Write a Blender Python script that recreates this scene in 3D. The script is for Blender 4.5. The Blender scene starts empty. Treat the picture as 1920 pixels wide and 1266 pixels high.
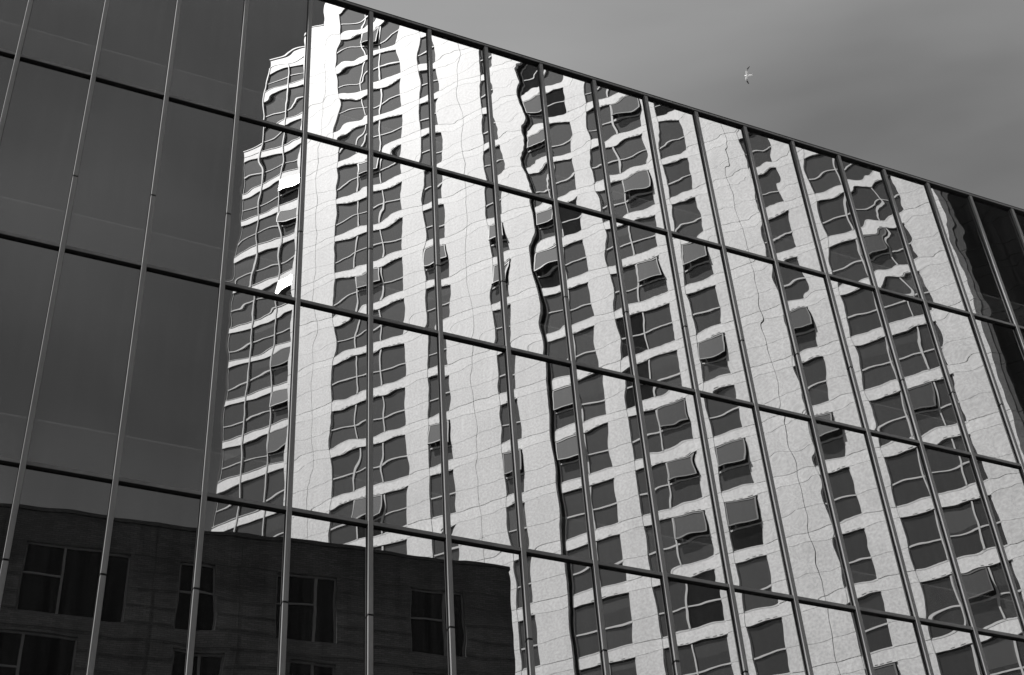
import bpy, math, random
import numpy as np
from mathutils import Matrix, Vector

# ------------------------------------------------------------------ camera, world, sun, exposure
S = bpy.context.scene
COL = S.collection
EYE = 1.6
F_PX, PITCH, ROLL = 2695.34, 0.672712, -0.0769985
WX, WY, WH = -9.49133, 18.65691, 0.467395786        # first mullion and heading of the curtain wall

fw = Vector((0, math.cos(PITCH), math.sin(PITCH)))
_r = Vector((1, 0, 0)); _u = Vector((0, -math.sin(PITCH), math.cos(PITCH)))
rt = _r * math.cos(ROLL) + _u * math.sin(ROLL)
up = -_r * math.sin(ROLL) + _u * math.cos(ROLL)
cam = bpy.data.cameras.new('camera'); cam.sensor_width = 36; cam.lens = F_PX / 1920 * 36
cam.clip_start = 0.1; cam.clip_end = 3000
cam_o = bpy.data.objects.new('camera', cam); COL.objects.link(cam_o)
cam_o.matrix_world = Matrix(((rt.x, up.x, -fw.x, 0), (rt.y, up.y, -fw.y, 0), (rt.z, up.z, -fw.z, EYE), (0, 0, 0, 1)))
S.camera = cam_o

SUN_AZ, SUN_EL = 208.3, 59.0          # where the sun stands: degrees from +X towards +Y, and above the horizon
w = bpy.data.worlds.new('World'); S.world = w; w.use_nodes = True
nt = w.node_tree; N = nt.nodes; L = nt.links
bg = N['Background']; bg.inputs[1].default_value = 0.0352
sky = N.new('ShaderNodeTexSky'); sky.sky_type = 'NISHITA'; sky.sun_disc = False
sky.sun_elevation = math.radians(SUN_EL); sky.sun_rotation = math.radians((90 - SUN_AZ) % 360)
sky.dust_density = 1.6
sep = N.new('ShaderNodeSeparateColor'); L.new(sky.outputs[0], sep.inputs[0])
# black-and-white film behind an orange filter: mostly red and green light count
m1 = N.new('ShaderNodeMath'); m1.operation = 'MULTIPLY'; m1.inputs[1].default_value = 0.6; L.new(sep.outputs[0], m1.inputs[0])
m2 = N.new('ShaderNodeMath'); m2.operation = 'MULTIPLY_ADD'; m2.inputs[1].default_value = 0.4
L.new(sep.outputs[1], m2.inputs[0]); L.new(m1.outputs[0], m2.inputs[2])
# thin high cloud
tc = N.new('ShaderNodeTexCoord')
mp = N.new('ShaderNodeMapping'); mp.inputs['Rotation'].default_value = (0.3, 0.5, 0.4); mp.inputs['Scale'].default_value = (1.3, 2.6, 2.6)
L.new(tc.outputs['Generated'], mp.inputs[0])
nz = N.new('ShaderNodeTexNoise'); mp.inputs['Location'].default_value = (38.61, 28.33, 8.55)
nz.inputs['Scale'].default_value = 1.5; nz.inputs['Detail'].default_value = 5; nz.inputs['Roughness'].default_value = 0.42
nz.inputs['Distortion'].default_value = 0.2
L.new(mp.outputs[0], nz.inputs[0])
mr = N.new('ShaderNodeMapRange'); mr.inputs[1].default_value = 0.35; mr.inputs[2].default_value = 0.85; mr.inputs[3].default_value = 0.0; mr.inputs[4].default_value = 1.0
L.new(nz.outputs[0], mr.inputs[0])
m3 = N.new('ShaderNodeMath'); m3.operation = 'MULTIPLY_ADD'; m3.inputs[1].default_value = 3.1
L.new(mr.outputs[0], m3.inputs[0]); L.new(m2.outputs[0], m3.inputs[2])
L.new(m3.outputs[0], bg.inputs[0])

sd = Vector((math.cos(math.radians(SUN_EL)) * math.cos(math.radians(SUN_AZ)), math.cos(math.radians(SUN_EL)) * math.sin(math.radians(SUN_AZ)), math.sin(math.radians(SUN_EL))))
sun = bpy.data.lights.new('sun', 'SUN'); sun.energy = 5.0; sun.angle = math.radians(0.5); sun.color = (1, 0.99, 0.98)
sun_o = bpy.data.objects.new('sun', sun); COL.objects.link(sun_o); sun_o.location = (-40, -30, 80)
sun_o.rotation_euler = sd.to_track_quat('Z', 'Y').to_euler()
vs = S.view_settings; vs.view_transform = 'Standard'; vs.look = 'None'; vs.exposure = 1.64; vs.gamma = 1; vs.use_curve_mapping = False
S.cycles.max_bounces = 8; S.cycles.glossy_bounces = 5; S.cycles.diffuse_bounces = 3

# ------------------------------------------------------------------ materials
def mat(name, col, rough=0.6, metal=0.0, spec=0.5, noise=0.0, nscale=3.0, bump=0.0, stretch=(1, 1, 1)):
    m = bpy.data.materials.new(name); m.use_nodes = True
    t = m.node_tree; p = t.nodes['Principled BSDF']
    p.inputs['Base Color'].default_value = (col, col, col, 1)
    p.inputs['Roughness'].default_value = rough; p.inputs['Metallic'].default_value = metal
    p.inputs['Specular IOR Level'].default_value = spec
    if noise or bump:
        c = t.nodes.new('ShaderNodeTexCoord'); mpn = t.nodes.new('ShaderNodeMapping'); mpn.inputs['Scale'].default_value = stretch
        t.links.new(c.outputs['Object'], mpn.inputs[0])
        n = t.nodes.new('ShaderNodeTexNoise'); n.inputs['Scale'].default_value = nscale; n.inputs['Detail'].default_value = 6
        t.links.new(mpn.outputs[0], n.inputs[0])
        if noise:
            r = t.nodes.new('ShaderNodeMapRange'); r.inputs[1].default_value = 0.3; r.inputs[2].default_value = 0.7
            r.inputs[3].default_value = col * (1 - noise); r.inputs[4].default_value = col * (1 + noise)
            t.links.new(n.outputs[0], r.inputs[0]); t.links.new(r.outputs[0], p.inputs['Base Color'])
        if bump:
            b = t.nodes.new('ShaderNodeBump'); b.inputs['Strength'].default_value = bump; b.inputs['Distance'].default_value = 0.01
            t.links.new(n.outputs[0], b.inputs['Height']); t.links.new(b.outputs[0], p.inputs['Normal'])
    return m

def pebble(name, col):
    """pale exposed-aggregate concrete: coarse grains, run-off streaks and panels cast in slightly different batches"""
    m = mat(name, col, 0.5, 0.0, 0.85)
    t = m.node_tree; p = t.nodes['Principled BSDF']; c = t.nodes.new('ShaderNodeTexCoord')
    def noise(scale, stretch, lo, hi, det=2):
        q = t.nodes.new('ShaderNodeMapping'); q.inputs['Scale'].default_value = stretch; t.links.new(c.outputs['Object'], q.inputs[0])
        n = t.nodes.new('ShaderNodeTexNoise'); n.inputs['Scale'].default_value = scale; n.inputs['Detail'].default_value = det; t.links.new(q.outputs[0], n.inputs[0])
        r = t.nodes.new('ShaderNodeMapRange'); r.inputs[1].default_value = .3; r.inputs[2].default_value = .7; r.inputs[3].default_value = lo; r.inputs[4].default_value = hi
        t.links.new(n.outputs[0], r.inputs[0]); return r.outputs[0]
    def mul(a, b):
        k = t.nodes.new('ShaderNodeMath'); k.operation = 'MULTIPLY'; t.links.new(a, k.inputs[0])
        if isinstance(b, float): k.inputs[1].default_value = b
        else: t.links.new(b, k.inputs[1])
        return k.outputs[0]
    v = mul(noise(9.0, (1, 1, 1), 0.82, 1.12, 1.5), noise(0.5, (1, 1, 1), 0.93, 1.05))
    v = mul(v, noise(1.0, (3.0, 3.0, 0.12), 0.95, 1.04)); v = mul(v, col)
    t.links.new(v, p.inputs['Base Color'])
    return m

def mirror_mat(name, refl, body, dirt=0.0, streak=0.0):
    m = bpy.data.materials.new(name); m.use_nodes = True
    t = m.node_tree; t.nodes.clear()
    o = t.nodes.new('ShaderNodeOutputMaterial'); mx = t.nodes.new('ShaderNodeMixShader')
    d = t.nodes.new('ShaderNodeBsdfDiffuse'); d.inputs[0].default_value = (body, body, body, 1)
    g = t.nodes.new('ShaderNodeBsdfGlossy'); g.inputs['Roughness'].default_value = 0.0; g.inputs[0].default_value = (1, 1, 1, 1)
    mx.inputs[0].default_value = refl
    t.links.new(d.outputs[0], mx.inputs[1]); t.links.new(g.outputs[0], mx.inputs[2])
    if dirt:                                # a film of dust scatters a little of the sun
        g2 = t.nodes.new('ShaderNodeBsdfGlossy'); g2.inputs['Roughness'].default_value = 0.5
        mx2 = t.nodes.new('ShaderNodeMixShader'); mx2.inputs[0].default_value = dirt
        t.links.new(mx.outputs[0], mx2.inputs[1]); t.links.new(g2.outputs[0], mx2.inputs[2]); t.links.new(mx2.outputs[0], o.inputs[0])
    else: t.links.new(mx.outputs[0], o.inputs[0])
    if streak:                              # rain streaks and dust on the outside
        c = t.nodes.new('ShaderNodeTexCoord'); q = t.nodes.new('ShaderNodeMapping'); q.inputs['Scale'].default_value = (5, 5, 0.25)
        i = t.nodes.new('ShaderNodeObjectInfo'); t.links.new(i.outputs['Random'], q.inputs['Location'])
        n = t.nodes.new('ShaderNodeTexNoise'); n.inputs['Scale'].default_value = 1.6; n.inputs['Detail'].default_value = 5
        t.links.new(c.outputs['Object'], q.inputs[0]); t.links.new(q.outputs[0], n.inputs[0])
        r = t.nodes.new('ShaderNodeMapRange'); r.inputs[1].default_value = .35; r.inputs[2].default_value = .75; r.inputs[3].default_value = body; r.inputs[4].default_value = body + streak
        t.links.new(n.outputs[0], r.inputs[0]); t.links.new(r.outputs[0], d.inputs[0])
    return m

M_GLASS = mirror_mat('coated_mirror_glass', 0.245, 0.003, 0, 0.014)
M_GLASS_SP = mirror_mat('coated_glass_over_spandrel_panel', 0.245, 0.020, 0, 0.014)
M_GLASS_TR = mirror_mat('coated_glass_over_panel_trim', 0.245, 0.08)
M_FIN = mat('grey_anodised_aluminium', 0.135, 0.6, 0.0, 0.15, 0.12, 2.0, 0.0, (6, 6, 0.4))
M_TRANS = mat('grey_transom_metal', 0.12, 0.6, 0.0, 0.15, 0.15, 3.0)
M_GASKET_SHADE = mat('black_gasket_and_painted_shade', 0.012, 0.8, 0, 0.1)  # real gaskets, and shade painted black on transoms and coping
M_COPING = mat('dark_coping_metal', 0.13, 0.6, 0.0, 0.2, 0.15, 2.0)
M_CORE = mat('dark_structure', 0.03, 0.8)
M_WHITE = pebble('white_pebbledash_panel', 0.76)
M_WHITE2 = pebble('white_pebbledash_spandrel', 0.82)
M_JOINT = mat('dark_joint', 0.06, 0.9)
M_DARKWALL = mat('dark_cladding', 0.035, 0.6, 0.0, 0.3, 0.25, 1.2)
M_CORNER = mat('grey_corner_panel', 0.07, 0.8, 0, 0.2, 0.1, 1.0)
M_FRAME = mat('white_window_frame', 0.62, 0.4)
M_SASHF = mat('grey_sash_frame', 0.055, 0.45)
M_WGLASS = mirror_mat('tower_window_glass', 0.15, 0.012, 0.025)
M_WGLASS2 = mirror_mat('tower_window_glass_curtained', 0.15, 0.032, 0.025)
M_SGLASS = mirror_mat('open_sash_glass', 0.17, 0.03, 0.02)
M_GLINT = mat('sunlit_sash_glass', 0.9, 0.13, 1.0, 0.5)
M_ASPHALT = mat('asphalt', 0.05, 0.9, 0, 0.3, 0.2, 2.0, 0.3)
M_PAVE = mat('paving', 0.10, 0.9, 0, 0.3, 0.15, 1.5, 0.2)
M_GULLW = mat('white_feathers', 0.85, 0.8); M_GULLD = mat('dark_wing_tips', 0.03, 0.8); M_GULLG = mat('grey_wing', 0.35, 0.8)
M_BILL = mat('gull_bill', 0.4, 0.5)
M_BGLASS = mirror_mat('brick_house_window_glass', 0.02, 0.004)
M_BFRAME = mat('dark_grey_window_frame', 0.24, 0.6)

M_RAKED = mat('raked_brick_joint', 0.065, 0.9)

def brick_mat():
    m = bpy.data.materials.new('dark_brick'); m.use_nodes = True
    t = m.node_tree; p = t.nodes['Principled BSDF']; p.inputs['Roughness'].default_value = 0.9
    c = t.nodes.new('ShaderNodeTexCoord'); sx = t.nodes.new('ShaderNodeSeparateXYZ'); cx = t.nodes.new('ShaderNodeCombineXYZ')
    t.links.new(c.outputs['Object'], sx.inputs[0])
    ad = t.nodes.new('ShaderNodeMath'); ad.operation = 'ADD'; t.links.new(sx.outputs[0], ad.inputs[0]); t.links.new(sx.outputs[1], ad.inputs[1])
    t.links.new(ad.outputs[0], cx.inputs[0]); t.links.new(sx.outputs[2], cx.inputs[1])
    b = t.nodes.new('ShaderNodeTexBrick'); b.inputs['Scale'].default_value = 1.0
    b.inputs['Brick Width'].default_value = 0.225; b.inputs['Row Height'].default_value = 0.075; b.inputs['Mortar Size'].default_value = 0.008
    b.inputs['Color1'].default_value = (0.085,) * 3 + (1,); b.inputs['Color2'].default_value = (0.13,) * 3 + (1,); b.inputs['Mortar'].default_value = (0.05,) * 3 + (1,)
    t.links.new(cx.outputs[0], b.inputs[0])
    n = t.nodes.new('ShaderNodeTexNoise'); n.inputs['Scale'].default_value = 0.7; n.inputs['Detail'].default_value = 6; t.links.new(c.outputs['Object'], n.inputs[0])
    r = t.nodes.new('ShaderNodeMapRange'); r.inputs[1].default_value = 0.3; r.inputs[2].default_value = 0.7; r.inputs[3].default_value = 0.7; r.inputs[4].default_value = 1.3
    t.links.new(n.outputs[0], r.inputs[0])
    x = t.nodes.new('ShaderNodeMix'); x.data_type = 'RGBA'; x.blend_type = 'MULTIPLY'; x.inputs[0].default_value = 1
    t.links.new(b.outputs[0], x.inputs[6]); t.links.new(r.outputs[0], x.inputs[7]); t.links.new(x.outputs[2], p.inputs['Base Color'])
    return m
M_BRICK = brick_mat()

# ------------------------------------------------------------------ mesh helpers
class MB:
    """collects boxes and quads, then links them as one mesh object"""
    def __init__(s): s.v = []; s.f = []; s.m = []
    def box(s, x0, x1, y0, y1, z0, z1, m=0, xf=None):
        b = len(s.v)
        P = [(x0, y0, z0), (x1, y0, z0), (x1, y1, z0), (x0, y1, z0), (x0, y0, z1), (x1, y0, z1), (x1, y1, z1), (x0, y1, z1)]
        if xf: P = [tuple(xf @ Vector(q)) for q in P]
        s.v += P
        for q in ((0, 3, 2, 1), (4, 5, 6, 7), (0, 1, 5, 4), (1, 2, 6, 5), (2, 3, 7, 6), (3, 0, 4, 7)):
            s.f.append(tuple(b + i for i in q)); s.m.append(m)
    def quad(s, a, b, c, d, m=0):
        k = len(s.v); s.v += [a, b, c, d]; s.f.append((k, k + 1, k + 2, k + 3)); s.m.append(m)
    def prism(s, prof, z0, z1, m=0):
        """extrude a plan outline (anticlockwise seen from above) upward"""
        b = len(s.v); n = len(prof)
        s.v += [(x, y, z0) for x, y in prof] + [(x, y, z1) for x, y in prof]
        for i in range(n):
            j = (i + 1) % n; s.f.append((b + i, b + j, b + n + j, b + n + i)); s.m.append(m)
        s.f.append(tuple(b + i for i in reversed(range(n)))); s.m.append(m)
        s.f.append(tuple(b + n + i for i in range(n))); s.m.append(m)
    def mesh(s, name, mats):
        me = bpy.data.meshes.new(name); me.from_pydata(s.v, [], s.f)
        for q in mats: me.materials.append(q)
        me.polygons.foreach_set('material_index', s.m); me.update()
        return me
    def build(s, name, mats, parent=None):
        return link(name, s.mesh(name, mats), parent)

def link(name, me, parent=None, loc=None):
    o = bpy.data.objects.new(name, me); COL.objects.link(o)
    if parent: o.parent = parent
    if loc: o.location = loc
    return o

def thing(name, label, cat, loc, rotz):
    o = bpy.data.objects.new(name, None); COL.objects.link(o)
    o.location = loc; o.rotation_euler = (0, 0, rotz); o['label'] = label; o['category'] = cat
    return o

rng = np.random.default_rng(11)

# ------------------------------------------------------------------ ground
wdir = Vector((math.cos(WH), math.sin(WH), 0)); wout = Vector((wdir.y, -wdir.x, 0))      # along the wall; out of it, towards the camera
def sheet(name, d0, d1, z0, z1, m, a=-160, b=160):
    mb = MB(); mb.box(a, b, d0, d1, z0, z1)
    o = mb.build(name, [m]); o['kind'] = 'structure'
    o.location = (WX, WY, 0); o.rotation_euler = (0, 0, math.atan2(wdir.y, wdir.x))
    return o
mb = MB(); mb.quad((-1500, -1500, -0.13), (1500, -1500, -0.13), (1500, 1500, -0.13), (-1500, 1500, -0.13))
mb.build('ground', [M_PAVE])['kind'] = 'structure'
sheet('road', -17.0, -4.0, -0.6, -0.12, M_ASPHALT)
sheet('pavement', -3.996, 30, -0.5, 0.0, M_PAVE)
sheet('pavement', -60, -17.004, -0.5, 0.0, M_PAVE)

# ------------------------------------------------------------------ the curved-looking glass office building: panes, mullions, transoms, coping
Z_R, Z_A, Z_B, Z_C = 27.8308 + EYE, 23.0236 + EYE, 18.2905 + EYE, 13.5145 + EYE
Z_D, Z_E = Z_C - 4.77, Z_C - 9.54
ROWS = [Z_R, Z_A, Z_B, Z_C, Z_D, Z_E, 0.0]
I0, I1, BAY = -4, 23, 1.5
gb = thing('glass_office_building', 'dark mirror glass office building with grey mullions reflecting a white tower', 'building', (WX, WY, 0), WH)

def pane_mesh(z0, z1, seed, live=1.0, pinch=1.0):
    """a sealed glass pane: its sheet is a fraction of a millimetre out of flat, as float glass in a sealed unit is"""
    r = np.random.default_rng(seed)
    W, H = BAY, z1 - z0
    def ax(n, e):
        t = np.linspace(-1, 1, n); return (np.sign(t) * (1 - (1 - np.abs(t)) ** e) + 1) / 2
    xs = ax(46, 1.25) * W; zs = ax(150, 1.35) * H
    X, Z = np.meshgrid(xs, zs)
    h = np.zeros_like(X)
    for _ in range(16):                                        # roller waves and random waviness
        lam = r.uniform(0.45, 1.9) * (1.25 if seed < 900 else 1); th = r.uniform(0, 2 * math.pi); am = 0.00042 * lam / (2 * math.pi) * r.uniform(0.4, 1.3)
        h += am * np.sin(2 * math.pi / lam * (X * math.cos(th) + Z * math.sin(th)) + r.uniform(0, 6.28))
    for _ in range(10):
        lam = r.uniform(0.2, 0.4); th = r.uniform(0, 2 * math.pi); am = 0.00007 * lam / (2 * math.pi) * r.uniform(.3, 1.6)
        h += am * np.sin(2 * math.pi / lam * (X * math.cos(th) + Z * math.sin(th)) + r.uniform(0, 6.28))
    h *= live
    u, v = X / W * 2 - 1, Z / H * 2 - 1
    h += r.normal(0.0, 0.0003) * (1 - u ** 2) * (1 - v ** 4)       # pillowing
    sh = (0.75 + 0.45 * np.sin(X * r.uniform(1.5, 3) + r.uniform(0, 6.28))) * (1 + r.uniform(.2, 1.5) * np.exp(-X / .5))
    h += r.uniform(0.0004, 0.0011) * pinch * sh * np.exp(-Z / (0.13 + 0.05 * (pinch > 1)))           # pinched at the bottom edge ...
    h += r.uniform(0.0001, 0.0005) * np.exp(-(H - Z) / 0.12)    # ... and less so at the top
    h += r.normal(0, 0.00012) * np.exp(-X / 0.1) + r.normal(0, 0.00012) * np.exp(-(W - X) / 0.1)
    h += r.normal(0, 0.0005) * (X - W / 2) + r.normal(0, 0.0004) * (Z - H / 2)
    nx, nz_ = len(xs), len(zs)
    co = np.stack([X, -h, Z], -1).reshape(-1, 3).astype(np.float32)
    idx = np.arange(nx * nz_).reshape(nz_, nx)
    fa = np.stack([idx[:-1, :-1], idx[:-1, 1:], idx[1:, 1:], idx[1:, :-1]], -1).reshape(-1, 4)
    me = bpy.data.meshes.new('glass_pane')
    me.vertices.add(len(co)); me.vertices.foreach_set('co', co.ravel())
    me.loops.add(fa.size); me.loops.foreach_set('vertex_index', fa.ravel().astype(np.int32))
    me.polygons.add(len(fa)); me.polygons.foreach_set('loop_start', np.arange(0, fa.size, 4, dtype=np.int32))
    me.polygons.foreach_set('use_smooth', np.ones(len(fa), dtype=bool))
    zc = (zs[:-1] + zs[1:]) / 2
    zone = np.where(zc < 0.92, 1, np.where(zc < 0.955, 2, 0)); me.materials.append(M_GLASS); me.materials.append(M_GLASS_SP); me.materials.append(M_GLASS_TR)
    me.polygons.foreach_set('material_index', np.repeat(zone, nx - 1).astype(np.int32)); me.update(calc_edges=True)
    return me

VIS = {0: (-1, 19), 1: (-1, 18), 2: (-1, 17), 3: (-1, 16), 4: (0, 0)}
rest = MB(); gk = MB()
for row in range(6):
    z1, z0 = ROWS[row], ROWS[row + 1]
    a, b = VIS.get(row, (0, 0))
    for i in range(I0, I1):
        if a <= i < b:
            link('glass_pane', pane_mesh(z0, z1, 1000 * row + i + 7, (1.85, 1.2, 1.1, .8, .8, .8)[row] * float(rng.uniform(.7, 1.3)), 2.6 if (row, i) in ((2, 3), (1, 3), (1, 5)) else 1.0), gb, (i * BAY, 0, z0))
        else:
            rest.quad((i * BAY, 0, z0), ((i + 1) * BAY, 0, z0), ((i + 1) * BAY, 0, z1), (i * BAY, 0, z1))
o = rest.build('glass_pane', [M_GLASS], gb); o['kind'] = 'stuff'

SPL = [20.13 + EYE, 11.72 + EYE, 3.31 + EYE]
HW, DP, CH = 0.047, 0.075, 0.004
prof = [(-HW, -DP + CH), (-HW + CH, -DP), (HW - CH, -DP), (HW, -DP + CH), (HW, 0.02), (-HW, 0.02)]
prof2 = [(-HW + .006, -DP + .008), (HW - .006, -DP + .008), (HW - .006, 0.02), (-HW + .006, 0.02)]
mul = MB(); zz = 0.0
for s in sorted(SPL) + [Z_R + 0.02]:
    top = s - 0.02 if s < Z_R else s
    mul.prism(prof, zz, top, 0); zz = s + 0.02
for s in SPL: mul.prism(prof2, s - 0.03, s + 0.03, 1)
for sx in (-1, 1):
    mul.box(min(sx * HW, sx * (HW + .008)), max(sx * HW, sx * (HW + .008)), -0.004, 0.02, 0, Z_R, 1)
mul_me = mul.mesh('mullion', [M_FIN, M_GASKET_SHADE])
for i in range(I0, I1 + 1): link('mullion', mul_me, gb, (i * BAY, 0, 0))
for z in ROWS[1:-1]:
    t = MB(); t.box(I0 * BAY, I1 * BAY, -0.062, 0.015, -0.002, 0.070); t.box(I0 * BAY, I1 * BAY, -0.060, 0.012, -0.018, -0.0021, 1)  # black plate below: shade of the transom's underside put in as colour
    t.box(I0 * BAY, I1 * BAY, -0.006, 0.012, 0.0701, 0.078, 1)
    link('transom', t.mesh('transom', [M_TRANS, M_GASKET_SHADE]), gb, (0, 0, z))
c = MB(); xa, xb = I0 * BAY - 0.2, I1 * BAY + 0.2
c.box(xa, xb, -0.085, 0.30, 0.006, 0.062, 0); c.box(xa, xb, -0.092, 0.34, 0.062, 0.088, 1)  # black upper strip: a shadow gap put in as colour
c.box(xa, xb, -0.081, 0.02, -0.012, 0.006, 1)  # black plate: shade beneath the coping painted in
link('roof_coping', c.mesh('roof_coping', [M_COPING, M_GASKET_SHADE]), gb, (0, 0, Z_R))
for x in np.arange(-3, 34, 4.7):       # small roof anchors that break the clean roof edge
    k = MB(); k.box(x, x + .10, 0.0, .1, Z_R + .088, Z_R + .12); k.build('roof_anchor', [M_GASKET_SHADE], gb)
bd = MB(); bd.box(I0 * BAY, I1 * BAY, 0.12, 22, 0.0, Z_R, 0)
bd.build('building_core', [M_CORE], gb)

# ------------------------------------------------------------------ mirrored frames: the tower and the brick house stand across the street, behind the camera
wp = Vector((WX, WY, 0))
def mir_p(v):
    d = (v - wp).dot(wout); return v - 2 * d * wout
def mir_v(v): return v - 2 * v.dot(wout) * wout
def frame(az_deg, dist):
    a = math.radians(az_deg); n = Vector((math.cos(a), math.sin(a), 0)); ud = Vector((math.sin(a), -math.cos(a), 0))
    O = mir_p(n * dist); ux = -mir_v(ud)
    return (O.x, O.y, 0.0), math.atan2(ux.y, ux.x)

# ---- white tower: local x = -u (u grows to the right in the reflection), y into the building, z from the ground
loc, rz = frame(67.7, 53.234)
tw = thing('white_tower', 'tall white panelled apartment tower with dark window bays and open sashes', 'tower', loc, rz)
ZB = 42.57 + EYE; FL = 3.0; BAND = 0.56; TOPK = 13; BOTK = -14
SEC2 = 0.2
BAYS = [(-32.43, -28.05, [-30.97, -29.5], 0), (-26.72, -25.48, [], 0), (-22.67, -21.71, [], 0),
        (-20.05, -17.42, [-18.7], SEC2), (-16.25, -13.40, [-14.88], SEC2), (-12.5, -11.07, [], SEC2), (-8.2, -6.87, [], SEC2), (-5.39, -1.65, [-4.02, -2.54], SEC2)]
PIERS = [(-35.2, -32.43, 0, [-33.73]), (-28.05, -26.72, 0, []), (-25.48, -22.67, 0, [-24.1]), (-21.71, -20.2, 0, []),
         (-17.42, -16.25, SEC2, []), (-13.40, -12.5, SEC2, []), (-11.07, -8.2, SEC2, [-9.14]), (-6.87, -5.39, SEC2, []), (-1.65, 0.08, SEC2, [])]
wl = MB()
def bx(mbx, u0, u1, y0, y1, z0, z1, m=0): mbx.box(-u1, -u0, y0, y1, z0, z1, m)
GJ, GM = 0.030, 0.016
for u0, u1, y, js in PIERS:
    edges = [u0] + js + [u1]
    for k in range(BOTK, TOPK + 1):
        zt = ZB + k * FL
        if u0 == -35.2 and zt > 77.5 + EYE:
            e2 = [(-33.75, u1)]
        else:
            e2 = list(zip(edges[:-1], edges[1:]))
        zrail = zt - FL + (FL - BAND) * 0.43
        for a, b in e2:
            ga = 0.012 if a in js else 0.0; gb_ = 0.012 if b in js else 0.0
            for p0, p1, m in ((zt - BAND + GM / 2, zt - GJ / 2, 1), (zrail + GM / 2, zt - BAND - GM / 2, 0), (zt - FL + GJ / 2, zrail - GM / 2, 0)):
                bx(wl, a + ga, b - gb_, y, y + 0.24, max(p0, 0), p1, m)
        bx(wl, e2[0][0] + 0.02, u1 - 0.02, y + 0.05, y + 0.26, max(zt - FL, 0), zt, 2)
for u0, u1, vs_, y in BAYS:
    for k in range(BOTK, TOPK + 1):
        zt = ZB + k * FL
        bx(wl, u0, u1, y + 0.02, y + 0.24, zt - BAND, zt - 0.03, 1)
        bx(wl, u0, u1, y + 0.05, y + 0.24, zt - 0.03, zt, 2)
        bx(wl, u0, u1, y + 0.045, y + 0.24, zt, zt + 0.03, 3)
        n = max(1, int((u1 - u0) / 1.35)); q = (u1 - u0) / n
        for j in range(n):                       # vent slots along the foot of each spandrel
            for e in range(3):
                xx = u0 + j * q + q * (0.35 + 0.2 * e); bx(wl, xx, xx + 0.16, y + 0.0165, y + 0.04, zt - BAND + 0.035, zt - BAND + 0.06, 2)
ZT = ZB + TOPK * FL
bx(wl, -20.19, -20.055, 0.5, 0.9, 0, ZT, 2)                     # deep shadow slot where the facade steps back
bx(wl, -33.75, -20.2, 0.3, 14, 0.0, ZT + 0.4, 2); bx(wl, -20.2, -19.98, 0.9, 14, 0.0, ZT + 0.4, 2); bx(wl, -19.98, 0.06, 0.46, 14, 0.0, ZT + 0.4, 2)                     # body behind the facade
bx(wl, -35.18, -33.75, 0.3, 14, 0.0, 77.45 + EYE, 2)
bx(wl, -35.2, -33.76, 0.0, 0.29, ZB + 11 * FL + .015, 77.45 + EYE, 0); bx(wl, -35.25, -33.76, -0.04, 0.5, 77.46 + EYE, 77.56 + EYE, 0)
bx(wl, -33.75, 0.08, 0.01, 0.3, ZT, ZT + 0.4, 0)
bx(wl, 0.061, 0.08, SEC2 + 0.245, 1.0, 0, ZT, 0)                       # right corner
wl.build('facade_wall', [M_WHITE, M_WHITE2, M_JOINT, M_FRAME], tw)
ch = MB()
for k in range(BOTK, TOPK + 1):
    zt = ZB + k * FL
    for p0, p1 in ((zt - BAND + .008, zt - .015), (zt - FL + .015, zt - BAND - .008)):
        ch.prism([(-.082, SEC2), (-.082, SEC2 + .30), (-.34, SEC2 + .30), (-.34, SEC2 + .27)], max(0, p0), p1, 0)
        ch.box(-.52, -.345, SEC2 + .32, SEC2 + .6, max(0, p0), p1, 1)
ch.build('corner_fin', [M_WHITE, M_CORNER], tw)
dk = MB()
for k in range(BOTK, TOPK + 1):
    zt = ZB + k * FL
    for p0, p1 in ((zt - BAND + .01, zt - .02), (zt - FL + 1.05 + .01, zt - BAND - .01), (zt - FL + .02, zt - FL + 1.05 - .01)):
        for a, b in ((0.09, 2.2), (2.24, 4.6), (4.64, 7.0), (7.04, 12)):
            bx(dk, a, b, 6.0, 6.3, max(0, p0), p1, 0)
bx(dk, 0.085, 12, 6.06, 13, 0, ZT - 1, 1)
dk.build('dark_wing', [M_DARKWALL, M_JOINT], tw)

# ---- A wing, set back at the far end
YA = 5.67; ZA = 50.37 + EYE
AU = [-43.6, -42.05, -40.27, -38.55]
aw = MB()
for k in range(-17, 12):
    zt = ZA + k * FL
    l = AU[0] if k <= 8 else AU[1] + 0.03
    bx(aw, l, -38.55, YA, YA + 0.2, zt - BAND, zt - 0.05, 1)
    bx(aw, l, -38.55, YA + 0.03, YA + 0.2, zt - 0.05, zt, 2)
    bx(aw, l, -38.55, YA - 0.02, YA + 0.2, zt, zt + 0.05, 3)
    bx(aw, -38.55, -34.9, YA, YA + 0.2, max(0, zt - FL) + .015, zt - .015, 0)
for zt, l in ((ZA + 24.05, AU[0]), (ZA + 33.05, AU[1] + .03)):
    bx(aw, l, AU[1] + .03 if l == AU[0] else -34.9, YA - 0.01, YA + 0.3, zt, zt + 0.75, 1)
    bx(aw, l - .05, AU[1] + .03 if l == AU[0] else -34.9, YA - 0.06, YA + 0.4, zt + 0.8, zt + 0.9, 1)
    bx(aw, l, AU[1] + .03 if l == AU[0] else -34.9, YA + 0.02, YA + 0.3, zt + 0.75, zt + 0.8, 2)
bx(aw, AU[0] - 0.12, AU[0], YA + 0.02, YA + 0.25, 0, ZA + 24, 2)
for v, zz1 in ((AU[1], ZA + 33), (AU[2], ZA + 33)):
    bx(aw, v - 0.035, v + 0.035, YA - 0.05, YA + 0.15, 0, zz1, 3)
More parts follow.
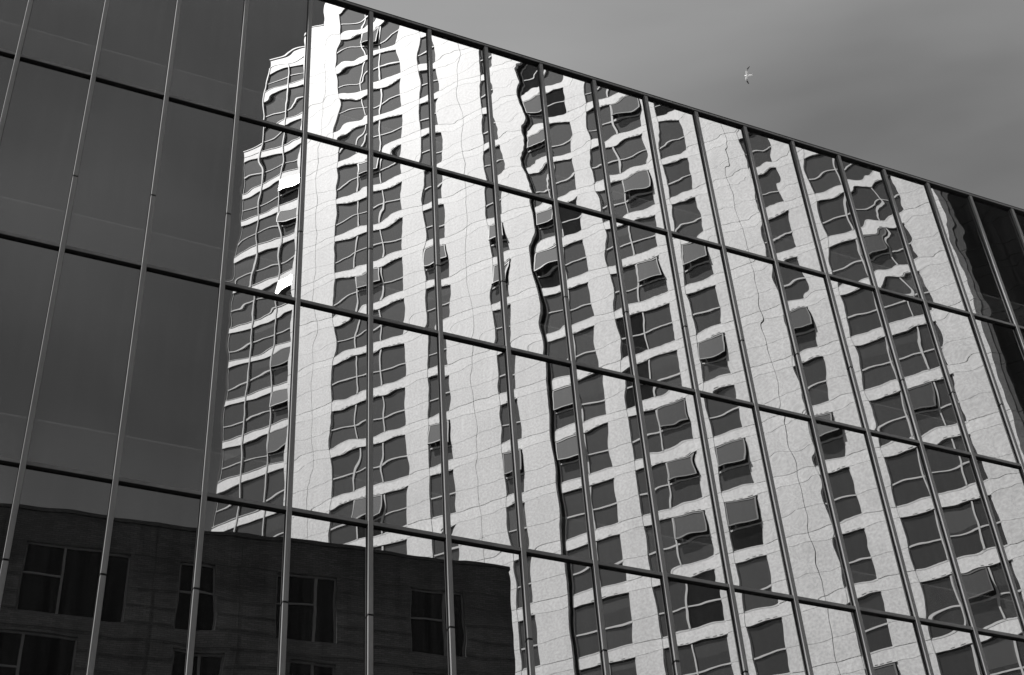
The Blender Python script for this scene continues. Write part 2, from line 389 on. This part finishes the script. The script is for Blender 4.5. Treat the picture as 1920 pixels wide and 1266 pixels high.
bx(aw, AU[0], AU[1] + .03, YA + 0.25, 14, 0, ZA + 24.1, 2); bx(aw, AU[1] + .03, -34.9, YA + 0.25, 14, 0, ZA + 33.1, 2)
aw.build('set_back_wing', [M_WHITE, M_WHITE2, M_JOINT, M_FRAME], tw)

# ---- windows
WH_ = FL - BAND - 0.03; RAIL = WH_ * 0.43
M_WGLASS3 = mirror_mat('tower_window_glass_blind_down', 0.15, 0.07, 0.025)
M_WGLASS4 = mirror_mat('tower_window_glass_dark_room', 0.07, 0.01)
def window_mesh(cells, opened, y0, key, glass_kinds, frame_sides=True):
    """cells: column limits in local x; the upper light of each opened column is left out (its sash hangs open)"""
    b = MB(); W0, W1 = cells[0], cells[-1]; fr = 0.05; bw = 0.038
    if frame_sides:
        b.box(W0, W0 + fr, y0 - .02, y0 + .06, 0, WH_); b.box(W1 - fr, W1, y0 - .02, y0 + .06, 0, WH_)
    b.box(W0 + fr, W1 - fr, y0 - .02, y0 + .06, 0, .045); b.box(W0 + fr, W1 - fr, y0 - .02, y0 + .06, WH_ - .05, WH_, 3)
    for c in cells[1:-1]: b.box(c - bw, c + bw, y0 - .045, y0 + .06, .045, WH_ - .05)
    for ci in range(len(cells) - 1):
        a, d = cells[ci] + .03, cells[ci + 1] - .03
        b.box(a, d, y0 - .03, y0 + .06, RAIL - .036, RAIL + .036)
        g = glass_kinds[ci % len(glass_kinds)]
        b.quad((a, y0 + .02, .045), (d, y0 + .02, .045), (d, y0 + .02, RAIL), (a, y0 + .02, RAIL), 1 if g == 4 else g)
        if ci not in opened:
            t = random.uniform(-.006, .006)
            zb = RAIL if g in (1, 5) else random.uniform(RAIL, WH_ - .4)         # a blind or curtain may cover the upper part only
            g2 = 1 if g in (2, 4) else g
            if zb > RAIL: b.quad((a, y0 + .02 + t, RAIL), (d, y0 + .02 + t, RAIL), (d, y0 + .02 + t, zb), (a, y0 + .02 + t, zb), g2)
            b.quad((a, y0 + .02 + t, zb), (d, y0 + .02 + t, zb), (d, y0 + .02 - t, WH_ - .05), (a, y0 + .02 - t, WH_ - .05), g)
        else:
            b.quad((a, y0 + .25, RAIL), (d, y0 + .25, RAIL), (d, y0 + .25, WH_ - .05), (a, y0 + .25, WH_ - .05), 3)
    return b.mesh('window', WMATS)

WMATS = [M_FRAME, M_WGLASS, M_WGLASS2, M_JOINT, M_WGLASS3, M_WGLASS4]
def sash_mesh(wd, ht, glint=False):
    b = MB(); f = 0.055
    b.box(0, wd, -.03, .02, -ht, -ht + f); b.box(0, wd, -.03, .02, -f, 0); b.box(0, f, -.03, .02, -ht + f, -f); b.box(wd - f, wd, -.03, .02, -ht + f, -f)
    b.box(f, wd - f, -.012, .0, -ht + f, -f, 1)
    return b.mesh('open_sash', [M_SASHF, M_GLINT if glint else M_SGLASS])

random.seed(5)
OPEN = {0: {(4, 1), (11, 1), (7, 1), (-1, 1)}, 1: {(0, 0), (4, 0), (-5, 0)}, 2: {(3, 0), (4, 0), (-1, 0)},
        3: {(3, 1), (0, 1), (-1, 1), (4, 1), (6, 1), (7, 1)}, 4: {(2, 0), (-1, 0), (-2, 0), (-3, 0), (4, 0), (6, 0)},
        5: {(-2, 0), (-3, 0), (0, 0), (2, 0), (-6, 0)}, 6: {(0, 0), (-2, 0), (-6, 0)}, 7: {(-2, 1), (1, 1), (-5, 1)}}
AOPEN = {(6, 0), (2, 0), (1, 0), (0, 0), (7, 0), (4, 0)}; AGL = {(7, 0), (4, 0)}
# columns above are counted from local x (so column 0 is the right-hand one in the reflection)
jobs = []
for bi, (u0, u1, vs_, y) in enumerate(BAYS):
    cells = [-v for v in sorted([u0, u1] + vs_, reverse=True)]; x0 = cells[0]; cells = [c - x0 for c in cells]
    for k in range(BOTK + 1, TOPK + 1):
        ops = {c for (kk, c) in OPEN[bi] if kk == k}
        jobs.append((x0, y + 0.09, ZB + (k - 1) * FL + 0.03, cells, ops, set(), -5 if k < -8 else abs(k), k))
for k in range(-15, 12):
    us = AU if k <= 8 else AU[1:]
    cells = [-v for v in reversed(us)]; x0 = cells[0]; cells = [c - x0 for c in cells]
    ops = {c for (kk, c) in AOPEN if kk == k}; gl = {c for (kk, c) in AGL if kk == k}
    jobs.append((x0, YA + 0.07, ZA + (k - 1) * FL + 0.05, cells, ops, gl, 0, k))
def seen(j):
    return 26 < j[2] < 80 and -8 <= j[7] <= 11
order = sorted(range(len(jobs)), key=lambda i: (not seen(jobs[i]), jobs[i][0] + 0.35 * (jobs[i][2] - 45)))
fused = MB()
for rank, ji in enumerate(order):
    x0, y0, z0, cells, ops, gl, _, k = jobs[ji]
    kinds = [random.choice((1, 1, 1, 1, 2, 2, 2, 4, 1, 1, 5)) if random.random() < .75 else 1 for _ in cells]
    me = window_mesh(cells, ops, y0, ji, kinds)
    if rank < 100:
        wo = link('window', me, tw, (x0, 0, z0))
    else:
        b = len(fused.v)
        fused.v += [(v.co.x + x0, v.co.y, v.co.z + z0) for v in me.vertices]
        for p in me.polygons: fused.f.append(tuple(b + i for i in p.vertices)); fused.m.append(p.material_index)
        bpy.data.meshes.remove(me); wo = None
    for c in sorted(ops):
        a, d = cells[c] + .09, cells[c + 1] - .04
        sm = sash_mesh(d - a, WH_ - .05 - RAIL - .1, c in gl)
        tilt = math.radians(random.uniform(4, 12))
        if wo:
            so = link('open_sash', sm, wo, (a, y0 - .05, WH_ - .05))
        else:
            so = link('open_sash', sm, tw, (x0 + a, y0 - .05, z0 + WH_ - .05))
        so.rotation_euler = (math.radians(-8.7), 0, math.radians(-2.9)) if c in gl else (-tilt, 0, 0)
wo = fused.build('window', WMATS, tw); wo['kind'] = 'stuff'

# ---- brick house
loc, rz = frame(90 + 22.3, 44.0)
bk = thing('brick_office_building', 'low dark brick building with paired windows on the shaded side of the street', 'building', loc, rz)
BT = 26.62 + EYE; BU0, BU1 = -24.0, 17.15
rects = []
base = [(0.12, 3.45, 1.44), (5.17, 6.45, None), (8.53, 10.65, 9.95), (13.38, 15.3, 14.65), (-4.4, -1.9, -3.1), (-9.0, -6.0, -7.4), (-13.5, -11.0, -12.2), (-18.5, -16.0, -17.2)]
wins = []
for r_ in range(8):
    zt = 25.45 + EYE - 3.3 * r_
    for a, b, m in base:
        if r_ % 2 and a == 5.17: b, m = 6.93, 6.15
        if r_ % 2 and a == 8.53: a, m = 9.1, 9.95
        if r_ % 2 and a == 0.12: a, b, m = -1.2, 2.2, 0.5
        wins.append((a, b, m, zt - 2.57, zt))
us = sorted({BU0, BU1} | {q for x in wins for q in x[:2]}); zs = sorted({0.0, BT} | {q for x in wins for q in x[3:]})
us = [v for v in us]; bw_ = MB()
for i in range(len(us) - 1):
    for j in range(len(zs) - 1):
        um, zm = (us[i] + us[i + 1]) / 2, (zs[j] + zs[j + 1]) / 2
        if any(a < um < b and z0 < zm < z1 for a, b, m, z0, z1 in wins): continue
        bw_.quad((-us[i + 1], 0, zs[j]), (-us[i], 0, zs[j]), (-us[i], 0, zs[j + 1]), (-us[i + 1], 0, zs[j + 1]))
for a, b, m, z0, z1 in wins:
    bw_.quad((-b, 0, z0), (-b, .25, z0), (-b, .25, z1), (-b, 0, z1)); bw_.quad((-a, .25, z0), (-a, 0, z0), (-a, 0, z1), (-a, .25, z1))
    bw_.quad((-b, 0, z1), (-b, .25, z1), (-a, .25, z1), (-a, 0, z1)); bw_.quad((-b, .25, z0), (-b, 0, z0), (-a, 0, z0), (-a, .25, z0))
bw_.box(-BU1, -BU0, .32, 6, 0, BT)
bw_.quad((-BU1, .32, 0), (-BU1, 0, 0), (-BU1, 0, BT), (-BU1, .32, BT))
bw_.quad((-BU1, 0, BT), (-BU0, 0, BT), (-BU0, .32, BT), (-BU1, .32, BT))
for z in np.arange(1.0, BT - .3, 0.62):             # raked bed joints
    for i in range(len(us) - 1):
        um = (us[i] + us[i + 1]) / 2
        if any(a < um < b and z0 - .05 < z < z1 + .05 for a, b, m, z0, z1 in wins): continue
        bw_.box(-us[i + 1], -us[i], -.004, .01, z, z + .022, 1)
for u in (-0.6, 4.3, 7.3, 11.6, -5.1, -9.7): bw_.box(-u - .012, -u + .012, -.006, .01, 0, BT - .3, 1)
bw_.build('brick_wall', [M_BRICK, M_RAKED], bk)
cp = MB(); cp.box(-BU1 - .06, -BU0, -.07, .4, BT, BT + .12); cp.build('coping', [M_CORE], bk)
for a, b, m, z0, z1 in wins:
    f = MB(); y = .16; t = .06
    f.box(-b, -a, y - .03, y + .05, z0, z0 + t); f.box(-b, -a, y - .03, y + .05, z1 - t, z1)
    f.box(-b, -b + t, y - .03, y + .05, z0 + t, z1 - t); f.box(-a - t, -a, y - .03, y + .05, z0 + t, z1 - t)
    zr = z0 + 1.42
    if m is None: f.box(-b + t, -a - t, y - .03, y + .05, zr - .035, zr + .035)
    else:
        f.box(-m - .045, -m + .045, y - .04, y + .05, z0 + t, z1 - t); f.box(-m + .045, -a - t, y - .03, y + .05, zr - .03, zr + .03)
    f.quad((-b, y + .02, z0), (-a, y + .02, z0), (-a, y + .02, z1), (-b, y + .02, z1), 1)
    f.build('window', [M_BFRAME, M_BGLASS], bk)

# ------------------------------------------------------------------ gull
def gull():
    d = fw + rt * ((1402 - 960) / F_PX) - up * ((142 - 633) / F_PX); d.normalize()
    pos = d * 84 + Vector((0, 0, EYE))
    g = thing('gull', 'small white gull with dark wing tips gliding high in the open sky', 'bird', pos, math.radians(184))
    b = MB(); K = 12                                                     # local +x is forward
    st = [(-.30, .012, .0), (-.22, .05, .0), (-.10, .075, .0), (.02, .082, -.005), (.12, .07, -.002), (.18, .048, .008), (.22, .045, .014), (.255, .036, .014), (.275, .015, .010), (.32, .003, .004)]
    st = [(x * .62, r * .8, z) for x, r, z in st]
    for x, r, z in st:
        for k in range(K):
            a = 2 * math.pi * k / K; b.v.append((x, r * math.cos(a), z + r * .92 * math.sin(a)))
    for i in range(len(st) - 1):
        for k in range(K):
            k2 = (k + 1) % K; b.f.append((i * K + k, (i + 1) * K + k, (i + 1) * K + k2, i * K + k2)); b.m.append(3 if i == len(st) - 2 else 0)
    n = len(b.v); b.v += [(x * .66, y * .7, z) for x, y, z in [(-.24, .03, .012), (-.24, -.03, .012), (-.42, -.085, .0), (-.44, 0, .0), (-.42, .085, .0), (-.24, .03, -.008), (-.24, -.03, -.008), (-.42, -.085, -.006), (-.44, 0, -.006), (-.42, .085, -.006)]]
    b.f += [(n, n + 1, n + 2, n + 3, n + 4), (n + 9, n + 8, n + 7, n + 6, n + 5)] + [(n + i, n + (i + 1) % 5, n + 5 + (i + 1) % 5, n + 5 + i)[::-1] for i in range(5)]; b.m += [0] * 7
    for s in (1, -1):
        W = [(.03, .09, -.06, .02, 0), (.20, .11, -.03, .05, 0), (.36, .11, .0, .06, 0), (.50, .07, -.03, .05, 2), (.60, .02, -.06, .035, 1), (.70, -.04, -.10, .02, 1), (.745, -.10, -.11, .015, 1)]
        base_ = len(b.v)
        for y, le, te, z, _ in W:
            th = .02 * (le - te) / .24 + .002; mid = le - (le - te) * .3
            b.v += [(le, s * y, z), (mid, s * y, z + th), (te, s * y, z), (mid, s * y, z - th)]
        for i in range(len(W) - 1):
            for k in range(4):
                q = (base_ + i * 4 + k, base_ + i * 4 + (k + 1) % 4, base_ + (i + 1) * 4 + (k + 1) % 4, base_ + (i + 1) * 4 + k)
                b.f.append(q if s < 0 else q[::-1]); b.m.append(W[i + 1][4])
        e = base_ + (len(W) - 1) * 4; b.f.append((e, e + 1, e + 2, e + 3)); b.m.append(1)
    o = b.build('body', [M_GULLW, M_GULLD, M_GULLG, M_BILL], g)
    for p in o.data.polygons: p.use_smooth = True
    g.rotation_euler = (math.radians(-6), 0, math.radians(176))
gull()
